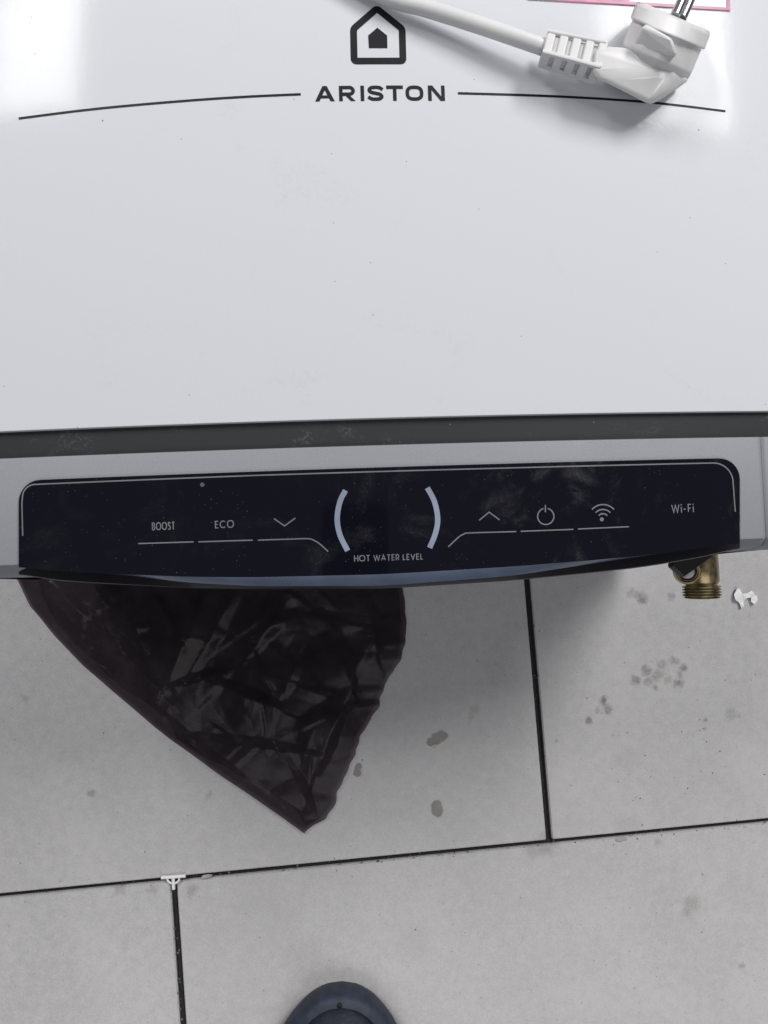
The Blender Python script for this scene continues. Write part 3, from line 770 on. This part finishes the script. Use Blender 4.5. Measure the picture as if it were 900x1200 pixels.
# loose grit along the joints and on the tiles
rg = random.Random(5); bm = bmesh.new()
def grain(p, r):
    rr = bmesh.ops.create_icosphere(bm, subdivisions=1, radius=r)['verts']
    st = Vector((rg.uniform(.6, 1.3), rg.uniform(.6, 1.3), rg.uniform(.4, .8)))
    for v_ in rr: v_.co = Vector((v_.co.x * st.x, v_.co.y * st.y, v_.co.z * st.z)) * rg.uniform(.8, 1.2) + p
for k in range(90):
    t = rg.random(); a = Vector((900, 965)).lerp(Vector((0, 1048)), t)
    p = P(a.x, a.y + rg.gauss(0, 2.2), 0); grain(Vector((p.x, p.y, -.0004)), rg.choice((.0003, .0004, .0005, .0008)))
for k in range(28):
    a = Vector((204, 1045)).lerp(Vector((214, 1200)), rg.random()); p = P(a.x + rg.gauss(0, 2.0), a.y, 0); grain(Vector((p.x, p.y, -.0006)), rg.choice((.0003, .0005, .0009)))
for k in range(26):
    a = Vector((622, 690)).lerp(Vector((643, 985)), rg.random()); p = P(a.x + rg.gauss(0, 2.4), a.y, 0); grain(Vector((p.x, p.y, -.0004)), rg.choice((.0003, .0004, .0006)))
for k in range(130):
    x_ = rg.uniform(0, 900); y_ = rg.uniform(690, 1195)
    if rg.random() < .35: x_, y_ = rg.gauss(800, 70), rg.gauss(900, 60)
    p = P(x_, y_, 0); grain(Vector((p.x, p.y, .0001)), rg.choice((.0002, .0003, .0004, .0005)))
grit = from_bm('grit', bm, M['grit'])
tag(grit, 'fine dark grit scattered over the tiles and along the joints', 'grit', None, 'stuff')

# ------------------------------------------------------------------ rubber shoe at the lower edge
tip = P(401, 1161, .018)
shoe = empty('rubber_shoe', (tip.x, tip.y, 0), R(-2)); tag(shoe, 'dark navy rubber shoe toe at the bottom edge', 'shoe')
HWT = [(0, 0), (.0012, .010), (.004, .0175), (.010, .0265), (.020, .0360), (.032, .0445), (.05, .0505), (.075, .0530), (.11, .0500), (.15, .0440), (.20, .0420), (.24, .0400), (.262, .0320), (.274, .0200), (.28, 0)]
def shoe_ring(ins, z, n=44):
    pts = []; Lh = .28
    ss = [(1 - math.cos(math.pi * i / n)) / 2 for i in range(n + 1)]
    for s_ in ss: pts.append((ins + s_ * (Lh - 2 * ins), 1))
    out = []
    for d, _ in pts: out.append((max(0, interp(HWT, (d - ins) / (Lh - 2 * ins) * Lh) * (1 - ins / .055)), -d, z(d) if callable(z) else z))
    return [(x, y, zz) for x, y, zz in out] + [(-x, y, zz) for x, y, zz in out[-2:0:-1]]
def loft(name, rings, mat, parent, cap=True, angle=40):
    bm = bmesh.new(); rs = [[bm.verts.new(p) for p in r] for r in rings]; n = len(rings[0])
    for k in range(len(rs) - 1):
        for i in range(n): bm.faces.new((rs[k][i], rs[k][(i + 1) % n], rs[k + 1][(i + 1) % n], rs[k + 1][i]))
    if cap: bm.faces.new(rs[0][::-1]); bm.faces.new(rs[-1])
    return from_bm(name, bm, mat, parent, angle=angle)
loft('sole', [shoe_ring(.004, .0), shoe_ring(.0012, .003), shoe_ring(0, .010), shoe_ring(0, .018), shoe_ring(.0015, .0225), shoe_ring(.0045, .0250), shoe_ring(.0078, .0262), shoe_ring(.0090, .0250)], M['rubber'], shoe)
zz = lambda k: (lambda d: .0275 + k * (.030 + .035 * max(0, 1 - abs(d - .11) / .11)))
loft('upper', [shoe_ring(.0086, .0245), shoe_ring(.0115, zz(.06)), shoe_ring(.018, zz(.22)), shoe_ring(.026, zz(.5)), shoe_ring(.033, zz(.75)), shoe_ring(.040, zz(.9)), shoe_ring(.046, zz(1.0))], M['rubber_dark'], shoe)

vp = P(398, 1178, .026); iv = Matrix.Rotation(R(2), 3, 'Z') @ (vp - Vector(shoe.location))
revolve('vent_hole', [(-.002, .0016), (.0012, .0017), (.0016, .0013), (.0008, .0010)], 16, M['black_plastic'], shoe, iv, (0, 0.25, 1))
# ------------------------------------------------------------------ phone that takes the picture, mirrored in the black glass
ph = empty('phone', tuple(CAM + Vector((0, 0, .008))))
def rrect(x0, x1, y0, y1, r, z):
    out = []
    for cx, cy, a0 in ((x1 - r, y1 - r, 0), (x0 + r, y1 - r, 90), (x0 + r, y0 + r, 180), (x1 - r, y0 + r, 270)):
        for k in range(7): a = R(a0 + 15 * k); out.append((cx + r * math.cos(a), cy + r * math.sin(a), z))
    return out
tag(ph, 'black phone held above the heater, mirrored in the black display', 'phone')
pb = loft('phone_body', [rrect(-.035, .035, -.108, .036, .010, .000), rrect(-.036, .036, -.109, .037, .011, .001), rrect(-.036, .036, -.109, .037, .011, .008)], M['phone'], ph)
